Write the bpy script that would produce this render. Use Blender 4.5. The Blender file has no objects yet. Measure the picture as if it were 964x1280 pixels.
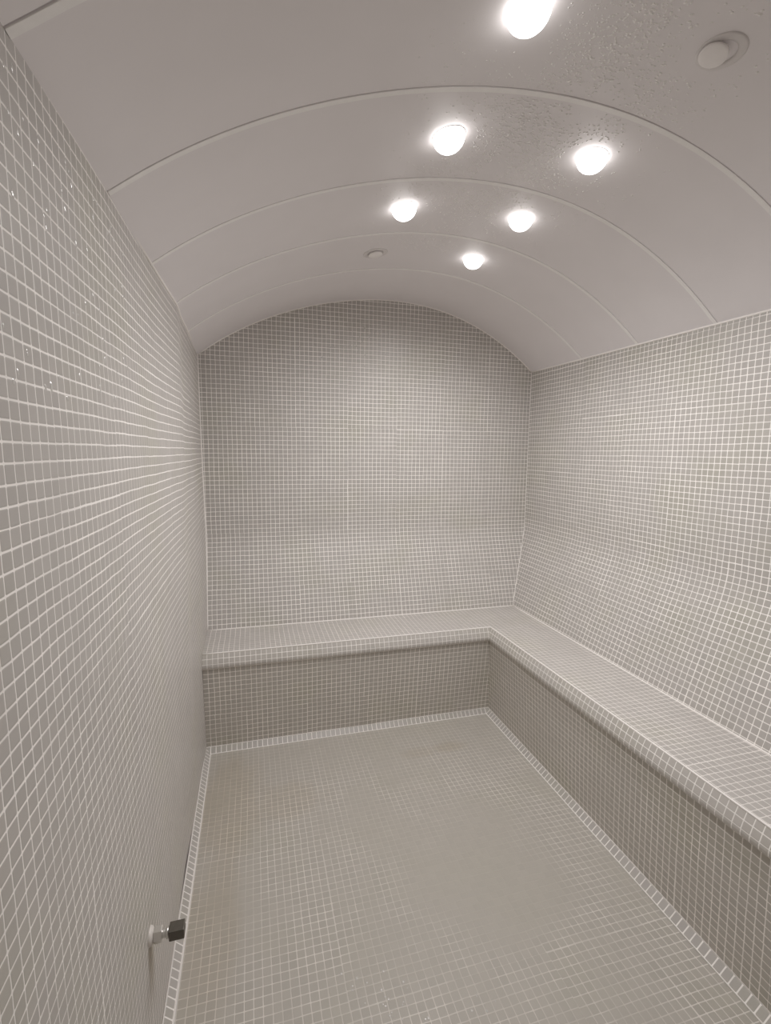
import bpy, bmesh, math, random
from mathutils import Vector, Matrix

random.seed(7)
SC = bpy.context.scene
COL = SC.collection

# ---------------------------------------------------------------- room measures (metres)
W = 2.0            # room width
D = 2.825          # back wall (upper part)
YF = -0.90         # wall behind the viewer
H = 2.011          # side wall height (spring of the vault)
RISE = 0.357
ASYM = 0.0136
HB = 0.528         # seat height
ZB = 0.997         # the backrest starts to lean out below this height
OB = 0.165         # how far the backrest comes out at the seat
YE = 2.340         # front edge of the seat along the back wall
XE, XS = 1.512, .014   # front edge of the seat along the right wall, slightly out of square
XF = 1.549         # foot of the right bench front
TP = 0.025         # mosaic pitch
SEAM0, SEAMP = 2.3365, 0.39510


def interp(xs, ys, t):
    if t <= xs[0]: return ys[0]
    for i in range(len(xs) - 1):
        if t <= xs[i + 1]:
            k = (t - xs[i]) / (xs[i + 1] - xs[i])
            return ys[i] + k * (ys[i + 1] - ys[i])
    return ys[-1]


def left_x(y, z):
    top = interp([-.9, .3, .75, 1.15, 1.55, 1.80, 1.93, 2.02, 2.10, 2.3, 2.84],
                 [-.03, -.028, -.022, -.011, -.006, .000, .0045, .002, -.003, -.004, -.015], y)
    bot = interp([-.9, 1.2, 1.7, 2.0, 2.4, 2.84], [-.004, -.003, -.008, -.005, .003, .003], y)
    rg = max(0., 1 - (1.95 - y) / .28) if y < 1.95 else max(0., 1 - (y - 1.95) / .10)
    bot += .0035 * rg
    top += .002 * rg
    k = max(0., min(1., z / H))
    k = k * k * (3 - 2 * k)
    return bot + (top - bot) * k


def right_x(y):
    return W + 0.0113 * (D - y) - 0.0015


def bend(z):           # 0 above the bend, 1 at the seat, softened at the bend
    t = (ZB - z) / (ZB - HB)
    s = 0.16
    if t < -s: return 0.0
    if t < s: return (t + s) ** 2 / (4 * s)
    return min(t, 1.0)


def back_y(x, z):
    return D - 0.0036 * (x - W / 2) - OB * bend(z)


def right_wall(y, z):
    return right_x(y) - 0.163 * bend(z)


RAD = (W * W / 4 + RISE ** 2) / (2 * RISE)


def vault(x):
    xc = min(max(x, 0.0), W)
    z = H + RISE - RAD + math.sqrt(max(RAD * RAD - (xc - W / 2) ** 2, 0)) - ASYM * math.sin(2 * math.pi * xc / W)
    slope = 0.72
    if x < 0: z += slope * x
    if x > W: z -= slope * (x - W)
    return z


def wav(a, b, s):      # slow hand-laid unevenness, metres
    return s * (math.sin(a * 5.1 + b * 2.3) * .5 + math.sin(a * 2.2 - b * 6.1 + 1.3) * .35 + math.sin(a * 9.7 + b * 8.3 + .4) * .25)


# ---------------------------------------------------------------- mesh helpers
def obj(name, bm, mat, parent=None, smooth=False):
    me = bpy.data.meshes.new(name)
    bm.normal_update()
    bm.to_mesh(me); bm.free()
    if mat is not None: me.materials.append(mat)
    if smooth:
        for p in me.polygons: p.use_smooth = True
    o = bpy.data.objects.new(name, me); COL.objects.link(o)
    if parent is not None: o.parent = parent
    return o


def struct(name, bm, mat, smooth=False):
    o = obj(name, bm, mat, None, smooth); o['kind'] = 'structure'; return o


def thing(name, label, cat, loc=(0, 0, 0), group=None):
    o = bpy.data.objects.new(name, None); COL.objects.link(o)
    o.location = loc; o.empty_display_size = .1
    o['label'] = label; o['category'] = cat
    if group: o['group'] = group
    return o


def grid(us, vs, pos, uv, flip=False):
    bm = bmesh.new(); L = bm.loops.layers.uv.new('UVMap')
    V = [[bm.verts.new(pos(u, v)) for v in vs] for u in us]
    UVs = [[uv(u, v) for v in vs] for u in us]
    for i in range(len(us) - 1):
        for j in range(len(vs) - 1):
            q = [(i, j), (i + 1, j), (i + 1, j + 1), (i, j + 1)]
            if flip: q.reverse()
            f = bm.faces.new([V[a][b] for a, b in q])
            for lp, (a, b) in zip(f.loops, q): lp[L].uv = UVs[a][b]
    return bm


def lin(a, b, n): return [a + (b - a) * i / n for i in range(n + 1)]


def tube_path(pts, r, n=8, bm=None):
    bm = bm or bmesh.new()
    pts = [Vector(p) for p in pts]
    rings = []
    for i, p in enumerate(pts):
        t = (pts[min(i + 1, len(pts) - 1)] - pts[max(i - 1, 0)]).normalized()
        ref = Vector((0, 0, 1)) if abs(t.z) < .9 else Vector((1, 0, 0))
        a = t.cross(ref).normalized(); b = t.cross(a)
        rings.append([bm.verts.new(p + (a * math.cos(2 * math.pi * k / n) + b * math.sin(2 * math.pi * k / n)) * r) for k in range(n)])
    for i in range(len(rings) - 1):
        for k in range(n):
            bm.faces.new([rings[i][k], rings[i][(k + 1) % n], rings[i + 1][(k + 1) % n], rings[i + 1][k]])
    bm.faces.new(rings[0][::-1]); bm.faces.new(rings[-1])
    bmesh.ops.recalc_face_normals(bm, faces=bm.faces)
    return bm


def lathe(profile, n=32, M=None, bm=None):
    """profile: (r, h) pairs revolved about local Z"""
    bm = bm or bmesh.new(); M = M or Matrix()
    rings = []
    for r, h in profile:
        if r < 1e-6: rings.append([bm.verts.new(M @ Vector((0, 0, h)))])
        else: rings.append([bm.verts.new(M @ Vector((r * math.cos(2 * math.pi * k / n), r * math.sin(2 * math.pi * k / n), h))) for k in range(n)])
    for a, b in zip(rings, rings[1:]):
        for k in range(n):
            k2 = (k + 1) % n
            if len(a) == 1 and len(b) == 1: continue
            if len(a) == 1: bm.faces.new([a[0], b[k2], b[k]])
            elif len(b) == 1: bm.faces.new([a[k], a[k2], b[0]])
            else: bm.faces.new([a[k], a[k2], b[k2], b[k]])
    bmesh.ops.recalc_face_normals(bm, faces=bm.faces)
    return bm


# ---------------------------------------------------------------- materials
class NT:
    def __init__(s, name):
        s.m = bpy.data.materials.new(name); s.m.use_nodes = True
        s.t = s.m.node_tree; s.N = s.t.nodes; s.K = s.t.links
        s.b = s.N['Principled BSDF']

    def put(s, sock, v):
        if isinstance(v, bpy.types.NodeSocket): s.K.new(v, sock)
        elif v is not None: sock.default_value = v

    def math(s, op, a, b=None, c=None):
        n = s.N.new('ShaderNodeMath'); n.operation = op
        for i, v in enumerate((a, b, c)): s.put(n.inputs[i], v)
        return n.outputs[0]

    def vmath(s, op, a, b=None):
        n = s.N.new('ShaderNodeVectorMath'); n.operation = op
        s.put(n.inputs[0], a); s.put(n.inputs[1], b)
        return n.outputs[0]

    def noise(s, vec, scale, detail=2.0, rough=.5):
        n = s.N.new('ShaderNodeTexNoise'); s.put(n.inputs['Vector'], vec)
        n.inputs['Scale'].default_value = scale; n.inputs['Detail'].default_value = detail
        n.inputs['Roughness'].default_value = rough
        return n

    def white(s, vec):
        n = s.N.new('ShaderNodeTexWhiteNoise'); n.noise_dimensions = '2D'; s.put(n.inputs['Vector'], vec); return n

    def sstep(s, v, a, b, lo=0., hi=1.):
        n = s.N.new('ShaderNodeMapRange'); n.interpolation_type = 'SMOOTHSTEP'
        s.put(n.inputs[0], v); s.put(n.inputs[1], a); s.put(n.inputs[2], b); s.put(n.inputs[3], lo); s.put(n.inputs[4], hi)
        return n.outputs[0]

    def mix(s, f, a, b, typ='MIX'):
        n = s.N.new('ShaderNodeMix'); n.data_type = 'RGBA'; n.blend_type = typ
        s.put(n.inputs[0], f); s.put(n.inputs[6], a); s.put(n.inputs[7], b)
        return n.outputs[2]

    def sep(s, v):
        n = s.N.new('ShaderNodeSeparateXYZ'); s.put(n.inputs[0], v); return n.outputs

    def comb(s, x, y, z=0.):
        n = s.N.new('ShaderNodeCombineXYZ')
        for i, v in enumerate((x, y, z)): s.put(n.inputs[i], v)
        return n.outputs[0]


def mosaic(name, tile, grout, pitch=TP, off=(0, 0), gw=.06, blotch=.10, jit=.05, vary=.07, rough=.38, worn=False,
           stain=None, gwx=None, tint=(.93, .95, .84, 1), wob=.05):
    t = NT(name)
    uv = t.N.new('ShaderNodeUVMap'); uv.uv_map = 'UVMap'
    s = t.vmath('MULTIPLY', uv.outputs[0], (1 / pitch, 1 / pitch, 0))
    s = t.vmath('ADD', s, (off[0] + 400, off[1] + 400, 0))
    # sheets of 12 x 12 tiles, each laid a hair off the next; then hand wobble
    sh = t.vmath('FLOOR', t.vmath('MULTIPLY', s, (1 / 12, 1 / 12, 0)))
    w = t.white(sh)
    s2 = t.vmath('ADD', s, t.vmath('MULTIPLY', t.vmath('SUBTRACT', w.outputs['Color'], (.5, .5, .5)), (jit * 2, jit * 2, 0)))
    nz = t.noise(s, .32, 1.5)
    s2 = t.vmath('ADD', s2, t.vmath('MULTIPLY', t.vmath('SUBTRACT', nz.outputs['Color'], (.5, .5, .5)), (wob * 3, wob * 3, 0)))
    fr = t.vmath('FRACTION', s2)
    x, y, _ = t.sep(fr)
    dx = t.math('MINIMUM', x, t.math('SUBTRACT', 1.0, x)); dy = t.math('MINIMUM', y, t.math('SUBTRACT', 1.0, y))
    # rounded-square tile outline
    r = .09
    ax = t.math('MAXIMUM', t.math('SUBTRACT', r + (gwx or gw), dx), 0.); ay = t.math('MAXIMUM', t.math('SUBTRACT', r + gw, dy), 0.)
    rd = t.math('SQRT', t.math('ADD', t.math('MULTIPLY', ax, ax), t.math('MULTIPLY', ay, ay)))   # > r : grout
    mask = t.sstep(rd, r - .018, r + .018)
    prof = t.sstep(rd, r - .08, r + .03, 1., 0.)
    cell = t.vmath('FLOOR', s2)
    pr = t.white(cell)
    v = t.math('ADD', 1 - vary / 2, t.math('MULTIPLY', pr.outputs['Value'], vary))
    tc = t.vmath('SCALE', tile[:3]); tc.node.inputs[3].default_value = 1; t.put(tc.node.inputs[3], v)
    geo = t.N.new('ShaderNodeNewGeometry')
    bl = t.noise(geo.outputs['Position'], 3.2, 2.5)
    bm_ = t.sstep(bl.outputs['Fac'], .45, .75)
    tc = t.mix(t.math('MULTIPLY', bm_, blotch * 5), tc, tint, 'MULTIPLY')
    gn = t.noise(geo.outputs['Position'], 7.0, 3)
    gc = t.mix(t.sstep(gn.outputs['Fac'], .3, .75), grout, tuple(c * .86 for c in grout[:3]) + (1,))
    if worn:
        n1 = t.noise(geo.outputs['Position'], 1.9, 3.0, .6)
        n2 = t.noise(t.vmath('MULTIPLY', geo.outputs['Position'], (7., 2.2, 1.)), 1.6, 2.0)
        k = t.math('ADD', t.math('MULTIPLY', n1.outputs['Fac'], .75), t.math('MULTIPLY', n2.outputs['Fac'], .25))
        k = t.sstep(k, .42, .62, .04, .80)
        # the film is thickest over the right half of the open floor
        px, py, pz = t.sep(geo.outputs['Position'])
        dxx = t.math('DIVIDE', t.math('SUBTRACT', px, .98), .34); dyy = t.math('DIVIDE', t.math('SUBTRACT', py, 1.42), .34)
        q = t.math('ADD', t.math('MULTIPLY', dxx, dxx), t.math('MULTIPLY', dyy, dyy))
        q = t.math('ADD', q, t.math('MULTIPLY', t.math('SUBTRACT', n1.outputs['Fac'], .5), 3.))
        film = t.sstep(q, .2, 1.5, 1., 0.)
        k = t.math('MAXIMUM', k, t.math('MULTIPLY', film, .93))
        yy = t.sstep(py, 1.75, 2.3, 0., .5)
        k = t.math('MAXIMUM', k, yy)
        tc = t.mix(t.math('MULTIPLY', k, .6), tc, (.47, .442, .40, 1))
        gc = t.mix(k, gc, t.mix(.5, tc, (.47, .442, .40, 1)))
        # brown deposit: near the left edge and two spots at the back
        sp = None
        for cx, cy, rx, ry, a in ((.12, 2.0, .18, .35, .55), (.10, 1.45, .10, .35, .5), (1.20, 2.13, .10, .05, .5), (1.02, 2.12, .09, .045, .3), (.35, 1.95, .2, .12, .35)):
            e1 = t.math('DIVIDE', t.math('SUBTRACT', px, cx), rx); e2 = t.math('DIVIDE', t.math('SUBTRACT', py, cy), ry)
            e = t.math('ADD', t.math('MULTIPLY', e1, e1), t.math('MULTIPLY', e2, e2))
            e = t.math('ADD', e, t.math('MULTIPLY', t.math('SUBTRACT', n2.outputs['Fac'], .5), 1.6))
            e = t.math('MULTIPLY', t.sstep(e, .1, 1.3, 1., 0.), a)
            sp = e if sp is None else t.math('MAXIMUM', sp, e)
        tc = t.mix(t.math('MULTIPLY', sp, .8), tc, (.87, .81, .70, 1), 'MULTIPLY')
        gc = t.mix(t.math('MULTIPLY', sp, .8), gc, (.82, .74, .62, 1), 'MULTIPLY')
    col = t.mix(mask, tc, gc)
    if stain:
        px, py, pz = t.sep(geo.outputs['Position'])
        n3 = t.noise(geo.outputs['Position'], 30., 2)
        dy_ = t.math('ABSOLUTE', t.math('ADD', t.math('SUBTRACT', py, stain[0]), t.math('MULTIPLY', t.math('SUBTRACT', n3.outputs['Fac'], .5), .02)))
        a = t.math('MULTIPLY', t.sstep(dy_, .012, .035, 1., 0.), t.math('MULTIPLY', t.sstep(pz, stain[1] - .20, stain[1] - .03, 0., 1.), t.sstep(pz, stain[1] - .01, stain[1] + .01, 1., 0.)))
        col = t.mix(t.math('MULTIPLY', a, .75), col, (.62, .56, .46, 1), 'MULTIPLY')
    t.put(t.b.inputs['Base Color'], col)
    t.put(t.b.inputs['Roughness'], t.mix(mask, (rough,) * 3 + (1,), (.75,) * 3 + (1,)))
    t.b.inputs['Specular IOR Level'].default_value = .35
    bp = t.N.new('ShaderNodeBump'); bp.inputs['Strength'].default_value = .35; bp.inputs['Distance'].default_value = .0012
    t.put(bp.inputs['Height'], t.math('ADD', prof, t.math('MULTIPLY', pr.outputs['Value'], .15)))
    t.put(t.b.inputs['Normal'], bp.outputs[0])
    return t.m


def plain(name, col, rough=.5, metal=0., spec=.4, bump=0., scale=40., var=.04):
    t = NT(name)
    geo = t.N.new('ShaderNodeNewGeometry')
    n = t.noise(geo.outputs['Position'], scale, 3)
    c2 = tuple(c * (1 - var * 2) for c in col[:3]) + (1,)
    t.put(t.b.inputs['Base Color'], t.mix(n.outputs['Fac'], tuple(col[:3]) + (1,), c2))
    t.b.inputs['Roughness'].default_value = rough; t.b.inputs['Metallic'].default_value = metal
    t.b.inputs['Specular IOR Level'].default_value = spec
    if bump:
        bp = t.N.new('ShaderNodeBump'); bp.inputs['Strength'].default_value = bump; bp.inputs['Distance'].default_value = .001
        t.put(bp.inputs['Height'], n.outputs['Fac']); t.put(t.b.inputs['Normal'], bp.outputs[0])
    return t.m


TILE = (.472, .447, .426, 1)
GROUT = (.94, .905, .875, 1)
M_WALL = mosaic('mosaic wall', TILE, GROUT)
M_LEFT = mosaic('mosaic left wall', TILE, GROUT, gw=.055, gwx=.036, stain=(1.110, .345))
M_TOPALIGN = mosaic('mosaic right wall', TILE, GROUT, off=(0, -(H / TP) % 1))
M_FLOOR = mosaic('mosaic floor', (.452, .425, .388, 1), (.74, .70, .655, 1), worn=True, rough=.45, gw=.05, blotch=.06, off=(-(0.026 / TP) % 1, 0), wob=.04)
M_SEAT = mosaic('mosaic seat', TILE, (.82, .78, .75, 1), off=(-((XE + .010) / TP) % 1, -((YE + .008) / TP) % 1), gw=.055)
M_FACE = mosaic('mosaic bench front', (.515, .486, .450, 1), (.96, .92, .88, 1), gw=.06)
M_NOSE = mosaic('mosaic nosing', (.53, .502, .475, 1), (.95, .92, .89, 1), gw=.055, wob=.02, jit=.0)
M_COVE = mosaic('mosaic cove', TILE, GROUT, gw=.075, wob=0, jit=0, off=(0, 0))
M_BEAD = plain('grout bead', (.95, .915, .885), .7, bump=.3)
M_CEIL = plain('ceiling panel', (.865, .834, .846), .5, spec=.35, scale=6., var=.03)
M_BATTEN = plain('batten', (.97, .955, .945), .6, scale=60)
M_RING = plain('light ring', (.76, .73, .725), .4)
M_WHITE = plain('white plastic', (.72, .68, .64), .4)
M_CHROME = plain('worn chrome', (.74, .72, .69), .28, metal=.8, scale=80)
M_STEEL = plain('dark steel', (.16, .145, .125), .42, metal=.75, scale=90, var=.15)
M_LENSOFF = plain('frosted lens', (.96, .93, .92), .45)


def emission(name, col, s):
    t = NT(name)
    t.b.inputs['Base Color'].default_value = (.8, .8, .8, 1)
    t.b.inputs['Emission Color'].default_value = col; t.b.inputs['Emission Strength'].default_value = s
    return t.m


M_LENS = emission('lit lens', (1, .97, .94, 1), 5.0)


def water(name, clear, col, ior=1.55, rough=.10):
    t = NT(name)
    t.b.inputs['Base Color'].default_value = col + (1,)
    t.b.inputs['Roughness'].default_value = rough
    t.b.inputs['IOR'].default_value = ior
    tr = t.N.new('ShaderNodeBsdfTransparent'); mx = t.N.new('ShaderNodeMixShader')
    mx.inputs[0].default_value = clear
    t.K.new(t.b.outputs[0], mx.inputs[1]); t.K.new(tr.outputs[0], mx.inputs[2])
    t.K.new(mx.outputs[0], t.N['Material Output'].inputs['Surface'])
    return t.m


M_WATER = water('water drop', .0, (.92, .90, .89))
M_BEADS = water('water bead', .0, (.62, .60, .575), 2.4, .16)

# ---------------------------------------------------------------- setting
floor = struct('floor', grid(lin(-.06, 2.1, 24), lin(YF, 2.9, 40),
               lambda u, v: (u, v, wav(u, v, .0015)), lambda u, v: (u, v)), M_FLOOR, True)

zs = lin(0, H + .02, 66)
struct('wall_left', grid(lin(YF, D + .02, 150), zs,
       lambda u, v: (left_x(u, v) + wav(u, v, .0012), u, v), lambda u, v: (u, v)), M_LEFT, True)
zr = lin(0, HB, 4)[:-1] + lin(HB, H + .02, 66)
struct('wall_right', grid(lin(YF, D + .02, 90), zr,
       lambda u, v: (right_wall(u, v) + wav(u, v, .0022), u, v), lambda u, v: (u, v), True), M_TOPALIGN, True)


def bw_pos(u, k):
    x = -.02 + 2.04 * u
    top = vault(x) + .012
    z = k * HB / .2 if k < .2 else HB + (top - HB) * (k - .2) / .8
    return x, z


struct('wall_back', grid(lin(0, 1, 60), lin(0, .2, 3)[:-1] + lin(.2, 1, 80),
       lambda u, k: (bw_pos(u, k)[0], back_y(*bw_pos(u, k)) + wav(bw_pos(u, k)[0], bw_pos(u, k)[1], .0016), bw_pos(u, k)[1]),
       lambda u, k: (bw_pos(u, k)[0], bw_pos(u, k)[1] - HB), True), M_WALL, True)
struct('wall_front', grid(lin(0, 1, 24), lin(0, 1, 24),
       lambda u, k: (-.04 + 2.10 * u, YF, k * (vault(-.04 + 2.10 * u) + .01)),
       lambda u, k: (-.04 + 2.10 * u, k * (vault(-.04 + 2.1 * u)))), M_WALL, True)

# vault: panels of bent sheet with a narrow open joint before each cover strip
seams = [SEAM0 - SEAMP * i for i in range(9)]
ys = [YF]
for s in sorted(seams):
    if s < YF + .02: continue
    ys += [(s - .0098, 0), (s - .0096, .004), (s - .0076, .004), (s - .0074, 0)]
ys = [(YF, 0)] + [q for q in ys if isinstance(q, tuple)] + [(D + .02, 0)]
full = []
for a, b in zip(ys, ys[1:]):
    n = max(1, int((b[0] - a[0]) / .07))
    for k in range(n): full.append((a[0] + (b[0] - a[0]) * k / n, a[1] + (b[1] - a[1]) * k / n))
full.append(ys[-1])
xs = lin(-.05, 2.06, 72)
ceil_o = struct('ceiling', grid(xs, full, lambda u, v: (u, v[0], vault(u) + v[1] + wav(u, v[0], .0007)), lambda u, v: (u, v[0]), True), M_CEIL, True)

ceil_o.data.set_sharp_from_angle(angle=math.radians(25))
tn = 0
for s in seams:
    if s < YF + .02: continue
    tn += 1
    prof = [(-.0072, .001), (-.0072, -.0012), (-.0066, -.0016), (.0080, -.0016), (.0086, -.0012), (.0086, .001)]
    xb = lin(left_x(s, H) + .001, right_x(s) - .001, 64)
    bm = grid(xs and xb, prof, lambda u, v: (u, s + v[0], vault(u) + v[1]), lambda u, v: (u, v[0]), False)
    bmesh.ops.recalc_face_normals(bm, faces=bm.faces)
    struct('trim_%d' % tn, bm, M_BATTEN)


def bead(pts, r):
    global tn
    tn += 1
    struct('trim_%d' % tn, tube_path(pts, r, 8), M_BEAD, True)


bead([(left_x(y, H), y, H - .001) for y in lin(YF, D, 60)], .0042)
bead([(right_x(y), y, vault(right_x(y)) - .001) for y in lin(YF, D, 30)], .0042)
bead([(x, back_y(x, 2), vault(x) - .001) for x in lin(-.012, 1.998, 60)], .0035)
bead([(left_x(back_y(0, z), z) + .001, back_y(0, z) - .001, z) for z in lin(HB, H, 40)], .0032)
bead([(right_wall(back_y(2, z), z) - .001, back_y(2, z) - .001, z) for z in lin(HB, H, 40)], .0026)
xr_in = lambda y: right_wall(y, HB)
yb_in = lambda x: back_y(x, HB)
bead([(x, yb_in(x) - .001, HB + .0005) for x in lin(.004, xr_in(2.66), 30)], .0036)
bead([(xr_in(y) - .001, y, HB + .0005) for y in lin(YF, 2.66, 30)], .0036)

# ---------------------------------------------------------------- the bench
def xe(y): return XE + XS * (YE - y)


bench = thing('bench', 'L-shaped built-in bench covered in small grey-beige mosaic tiles along the back and right walls', 'bench', (1.75, 2.4, 0))


def bpart(name, bm, mat, smooth=False):
    o = obj(name, bm, mat, bench, smooth)
    o.matrix_parent_inverse = Matrix.Translation((-1.75, -2.4, 0))
    return o


def seat_mesh():
    bm = bmesh.new(); L = bm.loops.layers.uv.new('UVMap')
    # outline, counter-clockwise: follows the walls closely
    out = [(xe(YF) + .010, YF), (xr_in(YF), YF)] + [(xr_in(y), y) for y in lin(YF, 2.662, 20)[1:-1]]
    cx, cy = xr_in(2.66), yb_in(1.84)
    out += [(cx, cy)] + [(x, yb_in(x)) for x in lin(cx, .0, 16)[1:-1]] + [(left_x(2.66, HB), yb_in(0)), (left_x(YE, HB), YE + .008), (XE + .010, YE + .008)]
    top = [bm.verts.new((x, y, HB)) for x, y in out]; bot = [bm.verts.new((x, y, HB - .05)) for x, y in out]
    ft = bm.faces.new(top); bm.faces.new(bot[::-1])
    n = len(out)
    for i in range(n): bm.faces.new([top[i], bot[i], bot[(i + 1) % n], top[(i + 1) % n]])
    bmesh.ops.recalc_face_normals(bm, faces=bm.faces)
    bmesh.ops.triangulate(bm, faces=[f for f in bm.faces if len(f.verts) > 4])
    for f in bm.faces:
        for lp in f.loops: lp[L].uv = (lp.vert.co.x, lp.vert.co.y)
    return bm


bpart('seat', seat_mesh(), M_SEAT)

# nosing: profile (out from the edge, height below the seat); swept round the inner corner
NP = [(-.013, .0), (-.010, -.0006), (-.0055, -.004), (.0035, -.025), (.0105, -.0465), (.0120, -.058), (.0112, -.067), (.006, -.0735), (-.003, -.0750), (-.022, -.0755), (-.022, -.02)]
NV = [-.006, -.003, .0026, .0255, .048, .0596, .0686, .077, .086, .105, .16]


def nosing_mesh():
    bm = bmesh.new(); L = bm.loops.layers.uv.new('UVMap')
    def sweep(path, posf):
        R = [[bm.verts.new(posf(p, o, d)) for o, d in NP] for p in path]
        m = len(NP)
        for i in range(len(path) - 1):
            for j in range(m):
                j2 = (j + 1) % m
                f = bm.faces.new([R[i][j], R[i + 1][j], R[i + 1][j2], R[i][j2]])
                uvv = [(path[i], NV[j]), (path[i + 1], NV[j]), (path[i + 1], NV[j2] if j2 else .19), (path[i], NV[j2] if j2 else .19)]
                for lp, q in zip(f.loops, uvv): lp[L].uv = q
        for ring in (R[0], R[-1]):
            try: bm.faces.new(ring)
            except ValueError: pass
    # back run: along x, outward = -y; mitre ends at the inner corner
    ts = lin(0, 1, 40)
    sweep(ts, lambda t, o, d: (left_x(YE, HB) + .001 + (XE - o - left_x(YE, HB)) * t, YE - o + wav(t, 0, .001) * (1 - t) * t * 4, HB + d))
    n1 = len(bm.faces)
    sweep(ts, lambda t, o, d: (xe(YF + (YE - YF) * t) - o + wav(0, t * 2, .001) * (1 - t) * t * 4, YF + (YE - o - YF) * t, HB + d))
    bm.faces.ensure_lookup_table()
    for i, f in enumerate(bm.faces):
        for lp in f.loops:
            u = lp.vert.co.x if i < n1 else lp.vert.co.y
            lp[L].uv = (u, lp[L].uv[1])
    bmesh.ops.recalc_face_normals(bm, faces=bm.faces)
    return bm


bpart('nosing', nosing_mesh(), M_NOSE)
# bead along the top edge of the nosing
no = bpart('edge_joint', tube_path([(left_x(YE, HB) + .002, YE + .0085, HB - .0016)] + [(x, YE + .0085, HB - .0016) for x in lin(.05, XE - .1, 20)] + [(XE + .0085, YE + .0085, HB - .0016)] +
           [(xe(y) + .0085, y, HB - .0016) for y in lin(YE - .1, YF + .002, 30)], .0034, 10), M_BEAD, True)

# fronts: slabs leaning slightly back towards the floor
YB = YE + .052                   # foot of the back bench front


def slab(t0, t1, b0, b1, nrm, tag_u, mat, name):
    """front panel between a top line t0-t1 and a foot line b0-b1 (2D); nrm points into the room"""
    bm = bmesh.new(); L = bm.loops.layers.uv.new('UVMap')
    n = 40; hs = lin(0, HB - .052, 16)
    def P(i, z, th):
        t = i / n; k = z / (HB - .052)
        x = (b0[0] + (b1[0] - b0[0]) * t) * (1 - k) + (t0[0] + (t1[0] - t0[0]) * t) * k
        y = (b0[1] + (b1[1] - b0[1]) * t) * (1 - k) + (t0[1] + (t1[1] - t0[1]) * t) * k
        o = th + (wav(t * 2, z, .0012) if th == 0 else 0)
        return x - nrm[0] * o, y - nrm[1] * o, z
    F = [[bm.verts.new(P(i, z, 0)) for z in hs] for i in range(n + 1)]
    Bk = [[bm.verts.new(P(i, z, .04)) for z in hs] for i in range(n + 1)]
    def face(vs): bm.faces.new(vs)
    m = len(hs)
    for i in range(n):
        for j in range(m - 1):
            face([F[i][j], F[i + 1][j], F[i + 1][j + 1], F[i][j + 1]]); face([Bk[i][j + 1], Bk[i + 1][j + 1], Bk[i + 1][j], Bk[i][j]])
        face([F[i][-1], F[i + 1][-1], Bk[i + 1][-1], Bk[i][-1]]); face([Bk[i][0], Bk[i + 1][0], F[i + 1][0], F[i][0]])
    for j in range(m - 1):
        face([Bk[0][j], F[0][j], F[0][j + 1], Bk[0][j + 1]]); face([F[-1][j], Bk[-1][j], Bk[-1][j + 1], F[-1][j + 1]])
    bmesh.ops.recalc_face_normals(bm, faces=bm.faces)
    for f in bm.faces:
        for lp in f.loops: lp[L].uv = (lp.vert.co.x if tag_u == 'x' else lp.vert.co.y, lp.vert.co.z)
    return bpart(name, bm, mat, False)


slab((left_x(YE, .3) + .001, YE - .001), (XE + .002, YE - .001), (left_x(YE, .3) + .001, YB), (XF + .002, YB), (0, -1), 'x', M_FACE, 'front_panel')
slab((xe(YF) - .001, YF), (XE - .001, YE + .001), (XF, YF), (XF, YB + .002), (-1, 0), 'y', M_FACE, 'front_panel')

# ---------------------------------------------------------------- cove strips (one row of tiles laid on the slant)
CV = .025


def cove(name, a, b, nrm, cut_a=0., cut_b=0.):
    """a, b: 2D ends on the wall line; nrm into the room; cut: mitre length at the floor edge"""
    bm = bmesh.new(); L = bm.loops.layers.uv.new('UVMap')
    a = Vector((a[0], a[1], 0)); b = Vector((b[0], b[1], 0)); n = Vector((nrm[0], nrm[1], 0)); d = (b - a).normalized()
    ln = (b - a).length
    seg = 24
    F = []
    for i in range(seg + 1):
        t = i / seg
        top = a + d * (ln * t) + Vector((0, 0, CV))
        foot = a + n * CV + d * (cut_a + (ln - cut_a - cut_b) * t) + Vector((0, 0, .0005))
        heel = a + d * (ln * t) + Vector((0, 0, .0005))
        F.append([(bm.verts.new(top), (ln * t, 0.)), (bm.verts.new(foot), (cut_a + (ln - cut_a - cut_b) * t, TP)), (bm.verts.new(heel), (ln * t, TP / 2))])
    for i in range(seg):
        for j in range(3):
            q = [F[i][j], F[i + 1][j], F[i + 1][(j + 1) % 3], F[i][(j + 1) % 3]]
            f = bm.faces.new([k[0] for k in q])
            for lp, k in zip(f.loops, q): lp[L].uv = k[1]
    for e in (F[0], F[-1]): bm.faces.new([k[0] for k in e])
    bmesh.ops.recalc_face_normals(bm, faces=bm.faces)
    struct(name, bm, M_COVE)


yb0 = YB - .002      # foot of the back front panel
xr0 = XF - .001
cove('baseboard_left', (-.0105, YF), (-.0025, yb0), (1, 0), 0, CV)
cove('baseboard_back', (-.0025, yb0), (xr0, yb0), (0, -1), CV, CV)
cove('baseboard_right', (xr0, yb0), (xr0, YF), (-1, 0), CV, 0)

bead([(CV - .0035, YF, .0005), (CV - .0035, yb0 - CV, .0005), (xr0 - CV, yb0 - CV, .0005), (xr0 - CV, YF, .0005)], .0026)
bead([(-.0015, YF, CV), (-.001, yb0 - .001, CV), (xr0, yb0 - .001, CV), (xr0, YF, CV)], .0022)

# ---------------------------------------------------------------- recessed spotlights in the vault
GROUP = 'recessed spotlights in the vaulted ceiling'


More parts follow.
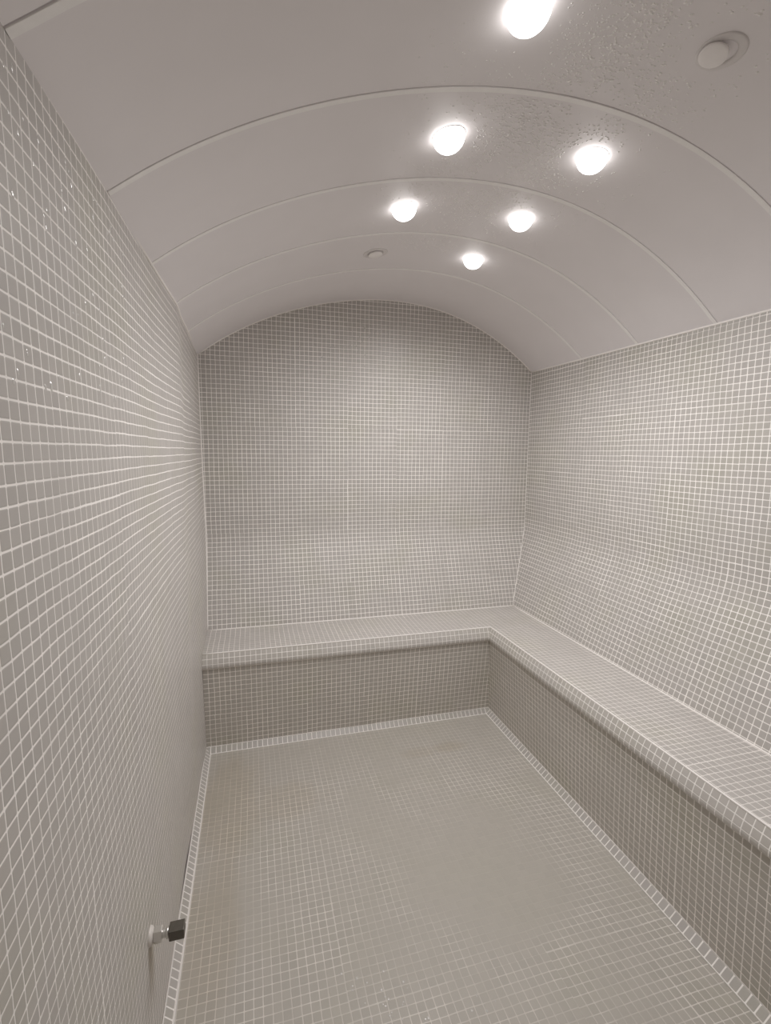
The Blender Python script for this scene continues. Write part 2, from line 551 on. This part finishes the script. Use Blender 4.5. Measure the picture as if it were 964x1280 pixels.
def vault_frame(x, y):
    e = .01
    tx = Vector((2 * e, 0, vault(x + e) - vault(x - e))).normalized()
    ty = Vector((0, 1, 0))
    down = ty.cross(tx).normalized()
    if down.z > 0: down = -down
    M = Matrix((tx.to_4d(), (down.cross(tx)).to_4d(), down.to_4d(), (0, 0, 0, 1))).transposed()
    M[3] = (0, 0, 0, 1)
    M[0][3], M[1][3], M[2][3] = x, y, vault(x)
    return M


def ring_bm(k=1.0, q=1.0):
    pr = [(.030, -.004), (.030, .002 * q), (.036, .003 * q), (.045, .0025 * q), (.0485, .0015 * q), (.049, -.003), (.044, -.004), (.030, -.004)]
    return lathe([(r * k, h) for r, h in pr], 48)


def lens_bm(dome):
    pr = [(.0, dome + .004)]
    R0 = .0435
    for k in range(1, 9):
        a = k / 8 * math.pi / 2
        pr.append((R0 * math.sin(a), .004 + dome * math.cos(a)))
    pr += [(R0, -.002), (0, -.002)]
    return lathe(pr, 40)


LX, RX = .789, 1.240
rows = [SEAM0 - SEAMP * i + .0 - SEAMP / 2 for i in range(4)]   # panel middles, far to near
spots = [
    (LX, rows[3] + .0, True, 'lit round recessed spotlight nearest the viewer, at the top edge of the photo'),
    (RX + .012, rows[3] - .03, False, 'unlit loose recessed spotlight with hanging pale lens, at the upper right of the ceiling'),
    (LX, rows[2], True, 'lit recessed spotlight second in the left row, just past the nearest lit one'),
    (RX, rows[2] - .008, True, 'lit recessed spotlight nearest the viewer in the right row, beyond the unlit loose one'),
    (LX, rows[1] + .008, True, 'lit recessed spotlight farthest along the left row, before the small unlit one'),
    (RX, rows[1] - .01, True, 'lit recessed spotlight in the middle of the right row'),
    (LX, rows[0] + .0, False, 'small unlit recessed spotlight at the far end of the left row, near the back wall'),
    (RX - .004, rows[0] - .01, True, 'lit recessed spotlight farthest along the right row, closest to the back wall'),
]
ring_me = None
for x, y, lit, label in spots:
    t = thing('ceiling_spotlight', label, 'spotlight', (0, 0, 0), GROUP)
    M = vault_frame(x, y - (.020 if lit else 0.))
    t.matrix_world = M
    if lit:
        obj('trim_ring', ring_bm(.94, .4), M_RING, t, True)
        o = obj('lens', lens_bm(.038), M_LENS, t, True); o['label'] = 'glowing white lens'  # lens swollen into a hanging dome, its shape imitating the lamp's round bloom
    else:
        obj('trim_ring', ring_bm(1.0 if x > 1 else 1.1), M_RING, t, True)
        bm = lens_bm(.006)
        if x > 1:
            Mt = Matrix.Translation((-.016, -.003, .010)) @ Matrix.Rotation(math.radians(-9), 4, 'Y')
            sc = .66
        else:
            Mt = Matrix.Translation((0, -.004, .004)); sc = .72
        bmesh.ops.transform(bm, matrix=Mt @ Matrix.Scale(sc, 4), verts=bm.verts)
        o = obj('lens', bm, M_LENSOFF, t, True); o['label'] = 'pale unlit lens'
    if lit:
        ld = bpy.data.lights.new('spot_lamp', 'SPOT')
        ld.energy = 15.4; ld.color = (1.0, .985, .972); ld.spot_size = math.radians(180); ld.spot_blend = 1.0; ld.shadow_soft_size = .04
        lo = bpy.data.objects.new('spot_lamp', ld); COL.objects.link(lo)
        lo.parent = t; lo.location = (0, 0, .095); lo.rotation_euler = (math.pi, 0, 0)

# ---------------------------------------------------------------- nozzle low on the left wall
NY, NZ = 1.110, .357
nx = left_x(NY, NZ)
noz = thing('wall_nozzle', 'small pipe fitting with white flange and dark square steel cap low on the left wall', 'pipe fitting', (nx, NY, NZ))
RX90 = Matrix.Rotation(math.pi / 2, 4, 'Y')        # local Z -> +X
obj('flange', lathe([(0, -.004), (.021, -.004), (.021, .002), (.019, .006), (.014, .009), (.0115, .012), (0, .012)], 32, RX90), M_WHITE, noz, True)
hexm = bmesh.new()
lathe([(0, .010), (.0165, .010), (.0175, .012), (.0175, .026), (.0165, .028), (0, .028)], 6, RX90 @ Matrix.Rotation(math.radians(30), 4, 'Z'), hexm)
obj('hex_nut', hexm, M_CHROME, noz)
obj('threaded_stem', lathe([(0, .026), (.0085, .026)] + [(.0085 + (.0012 if k % 2 else 0), .027 + k * .0012) for k in range(8)] + [(.0125, .0375), (.0125, .0425), (0, .0425)], 24, RX90), M_CHROME, noz, True)
bmc = bmesh.new()
bmesh.ops.create_cube(bmc, size=1, matrix=Matrix.Translation((.0600, 0, 0)) @ Matrix.Rotation(math.radians(4), 4, 'X') @ Matrix.Diagonal((.034, .027, .027, 1)))
bmesh.ops.bevel(bmc, geom=bmc.edges[:], offset=.0016, segments=2, affect='EDGES', profile=.6)
obj('square_cap', bmc, M_STEEL, noz)['label'] = 'dark steel square cap'


# ---------------------------------------------------------------- condensation
def drop(bm, M, r, h, stretch=1.0, n=7):
    pr = [(1.0, 0.0), (.86, .5), (.5, .86)]
    rings = [[bm.verts.new(M @ Vector((r * a * math.cos(2 * math.pi * k / n), r * stretch * a * math.sin(2 * math.pi * k / n), h * b - .0002))) for k in range(n)] for a, b in pr]
    tip = bm.verts.new(M @ Vector((0, 0, h)))
    for A, B in zip(rings, rings[1:]):
        for k in range(n): bm.faces.new([A[k], A[(k + 1) % n], B[(k + 1) % n], B[k]])
    for k in range(n): bm.faces.new([rings[-1][k], rings[-1][(k + 1) % n], tip])


bm = bmesh.new()
cnt = 0
while cnt < 5200:
    x = random.gauss(1.03, .17); y = random.uniform(.62, 2.12)
    if not .60 < x < 1.45: continue
    if y > 1.75 and random.random() < .6: continue
    # patchy: follow a coarse wave so bare areas stay bare
    k = math.sin(x * 21 + y * 6) + math.sin(y * 17 - x * 9 + 1) + math.sin(x * 47 + 2) * .5
    if random.random() > .62 + .28 * k: continue
    if min((x - sx) ** 2 + (y - sy) ** 2 for sx, sy, _, _ in spots) < .085 ** 2: continue
    if any(abs(y - s) < .016 for s in seams): continue
    r = random.uniform(.0012, .0030) * (1.15 if x > .95 else .85)
    drop(bm, vault_frame(x, y), r, r * .55)
    cnt += 1
bmesh.ops.recalc_face_normals(bm, faces=bm.faces)
o = obj('water_droplets', bm, M_WATER, None, True)
o['label'] = 'clear water droplets condensed on the ceiling panels around the lit spotlights'; o['category'] = 'water droplets'; o['kind'] = 'stuff'

MLW = Matrix(((0, 0, 1, 0), (1, 0, 0, 0), (0, 1, 0, 0), (0, 0, 0, 1)))      # local z -> +x, local y -> z
bm = bmesh.new()
for i in range(80):
    y = random.uniform(.52, 1.25); z = 1.98 - random.random() ** 1.2 * .42
    r = random.uniform(.0020, .0042)
    drop(bm, Matrix.Translation((left_x(y, z) + wav(y, z, .0012), y, z)) @ MLW, r, r * .34, random.uniform(1.3, 2.4))
bmesh.ops.recalc_face_normals(bm, faces=bm.faces)
o = obj('water_beads', bm, M_BEADS, None, True)
o['label'] = 'clear water beads high on the left tiled wall near the viewer'; o['category'] = 'water droplets'; o['kind'] = 'stuff'

MBW = Matrix(((1, 0, 0, 0), (0, 0, -1, 0), (0, 1, 0, 0), (0, 0, 0, 1)))     # local z -> -y
bm = bmesh.new()
for cx, cz, sx, sz, n in ((.94, 2.16, .07, .06, 60), (.63, 2.07, .05, .04, 22), (.86, 2.10, .07, .05, 30)):
    for i in range(n):
        x = random.gauss(cx, sx); z = random.gauss(cz, sz)
        r = random.uniform(.0015, .0032)
        drop(bm, Matrix.Translation((x, back_y(x, z) + wav(x, z, .0016), z)) @ MBW, r * 1.3, r * .5, 1.2)
bmesh.ops.recalc_face_normals(bm, faces=bm.faces)
o = obj('water_beads', bm, M_BEADS, None, True)
o['label'] = 'clear water beads high on the back tiled wall under the vault'; o['category'] = 'water droplets'; o['kind'] = 'stuff'

bm = bmesh.new()
for cx, cy, sx, sy, n in ((.58, 1.05, .05, .06, 26), (.50, 1.15, .03, .04, 6), (.72, 1.0, .06, .05, 10), (.62, 2.32, .04, .01, 4), (1.13, 2.17, .02, .01, 3)):
    for i in range(n):
        x = random.gauss(cx, sx); y = random.gauss(cy, sy); r = random.uniform(.0015, .0032)
        drop(bm, Matrix.Translation((x, y, wav(x, y, .0015))), r * 1.3, r * .5, 1.2)
bmesh.ops.recalc_face_normals(bm, faces=bm.faces)
o = obj('water_beads', bm, M_BEADS, None, True)
o['label'] = 'clear water beads on the tiled floor near the viewer'; o['category'] = 'water droplets'; o['kind'] = 'stuff'

# ---------------------------------------------------------------- world, camera, view
wd = bpy.data.worlds.new('World'); SC.world = wd; wd.use_nodes = True
wd.node_tree.nodes['Background'].inputs[0].default_value = (.5, .48, .46, 1)
wd.node_tree.nodes['Background'].inputs[1].default_value = 0.05

yaw, pitch, roll = .269257, -.123538, .0099074
Fw = Vector((math.sin(yaw) * math.cos(pitch), math.cos(yaw) * math.cos(pitch), math.sin(pitch)))
Rt = Vector((math.cos(yaw), -math.sin(yaw), 0)); Up = Rt.cross(Fw)
R2 = Rt * math.cos(roll) + Up * math.sin(roll); U2 = Up * math.cos(roll) - Rt * math.sin(roll)
cd = bpy.data.cameras.new('camera'); cam = bpy.data.objects.new('camera', cd); COL.objects.link(cam)
m = Matrix((R2, U2, -Fw)).transposed().to_4x4(); m.translation = Vector((.25506, 0, 1.49253))
cam.matrix_world = m
cd.sensor_fit = 'VERTICAL'; cd.sensor_height = 36.0; cd.lens = 602.47 / 1280 * 36.0
cd.clip_start = .02; cd.clip_end = 50
SC.camera = cam

SC.view_settings.view_transform = 'Standard'; SC.view_settings.look = 'None'
SC.view_settings.gamma = 1.0; SC.view_settings.use_curve_mapping = False
SC.view_settings.exposure = 0.0
SC.cycles.use_denoising = True
SC.cycles.max_bounces = 10; SC.cycles.diffuse_bounces = 7
SC.cycles.caustics_reflective = False; SC.cycles.caustics_refractive = False
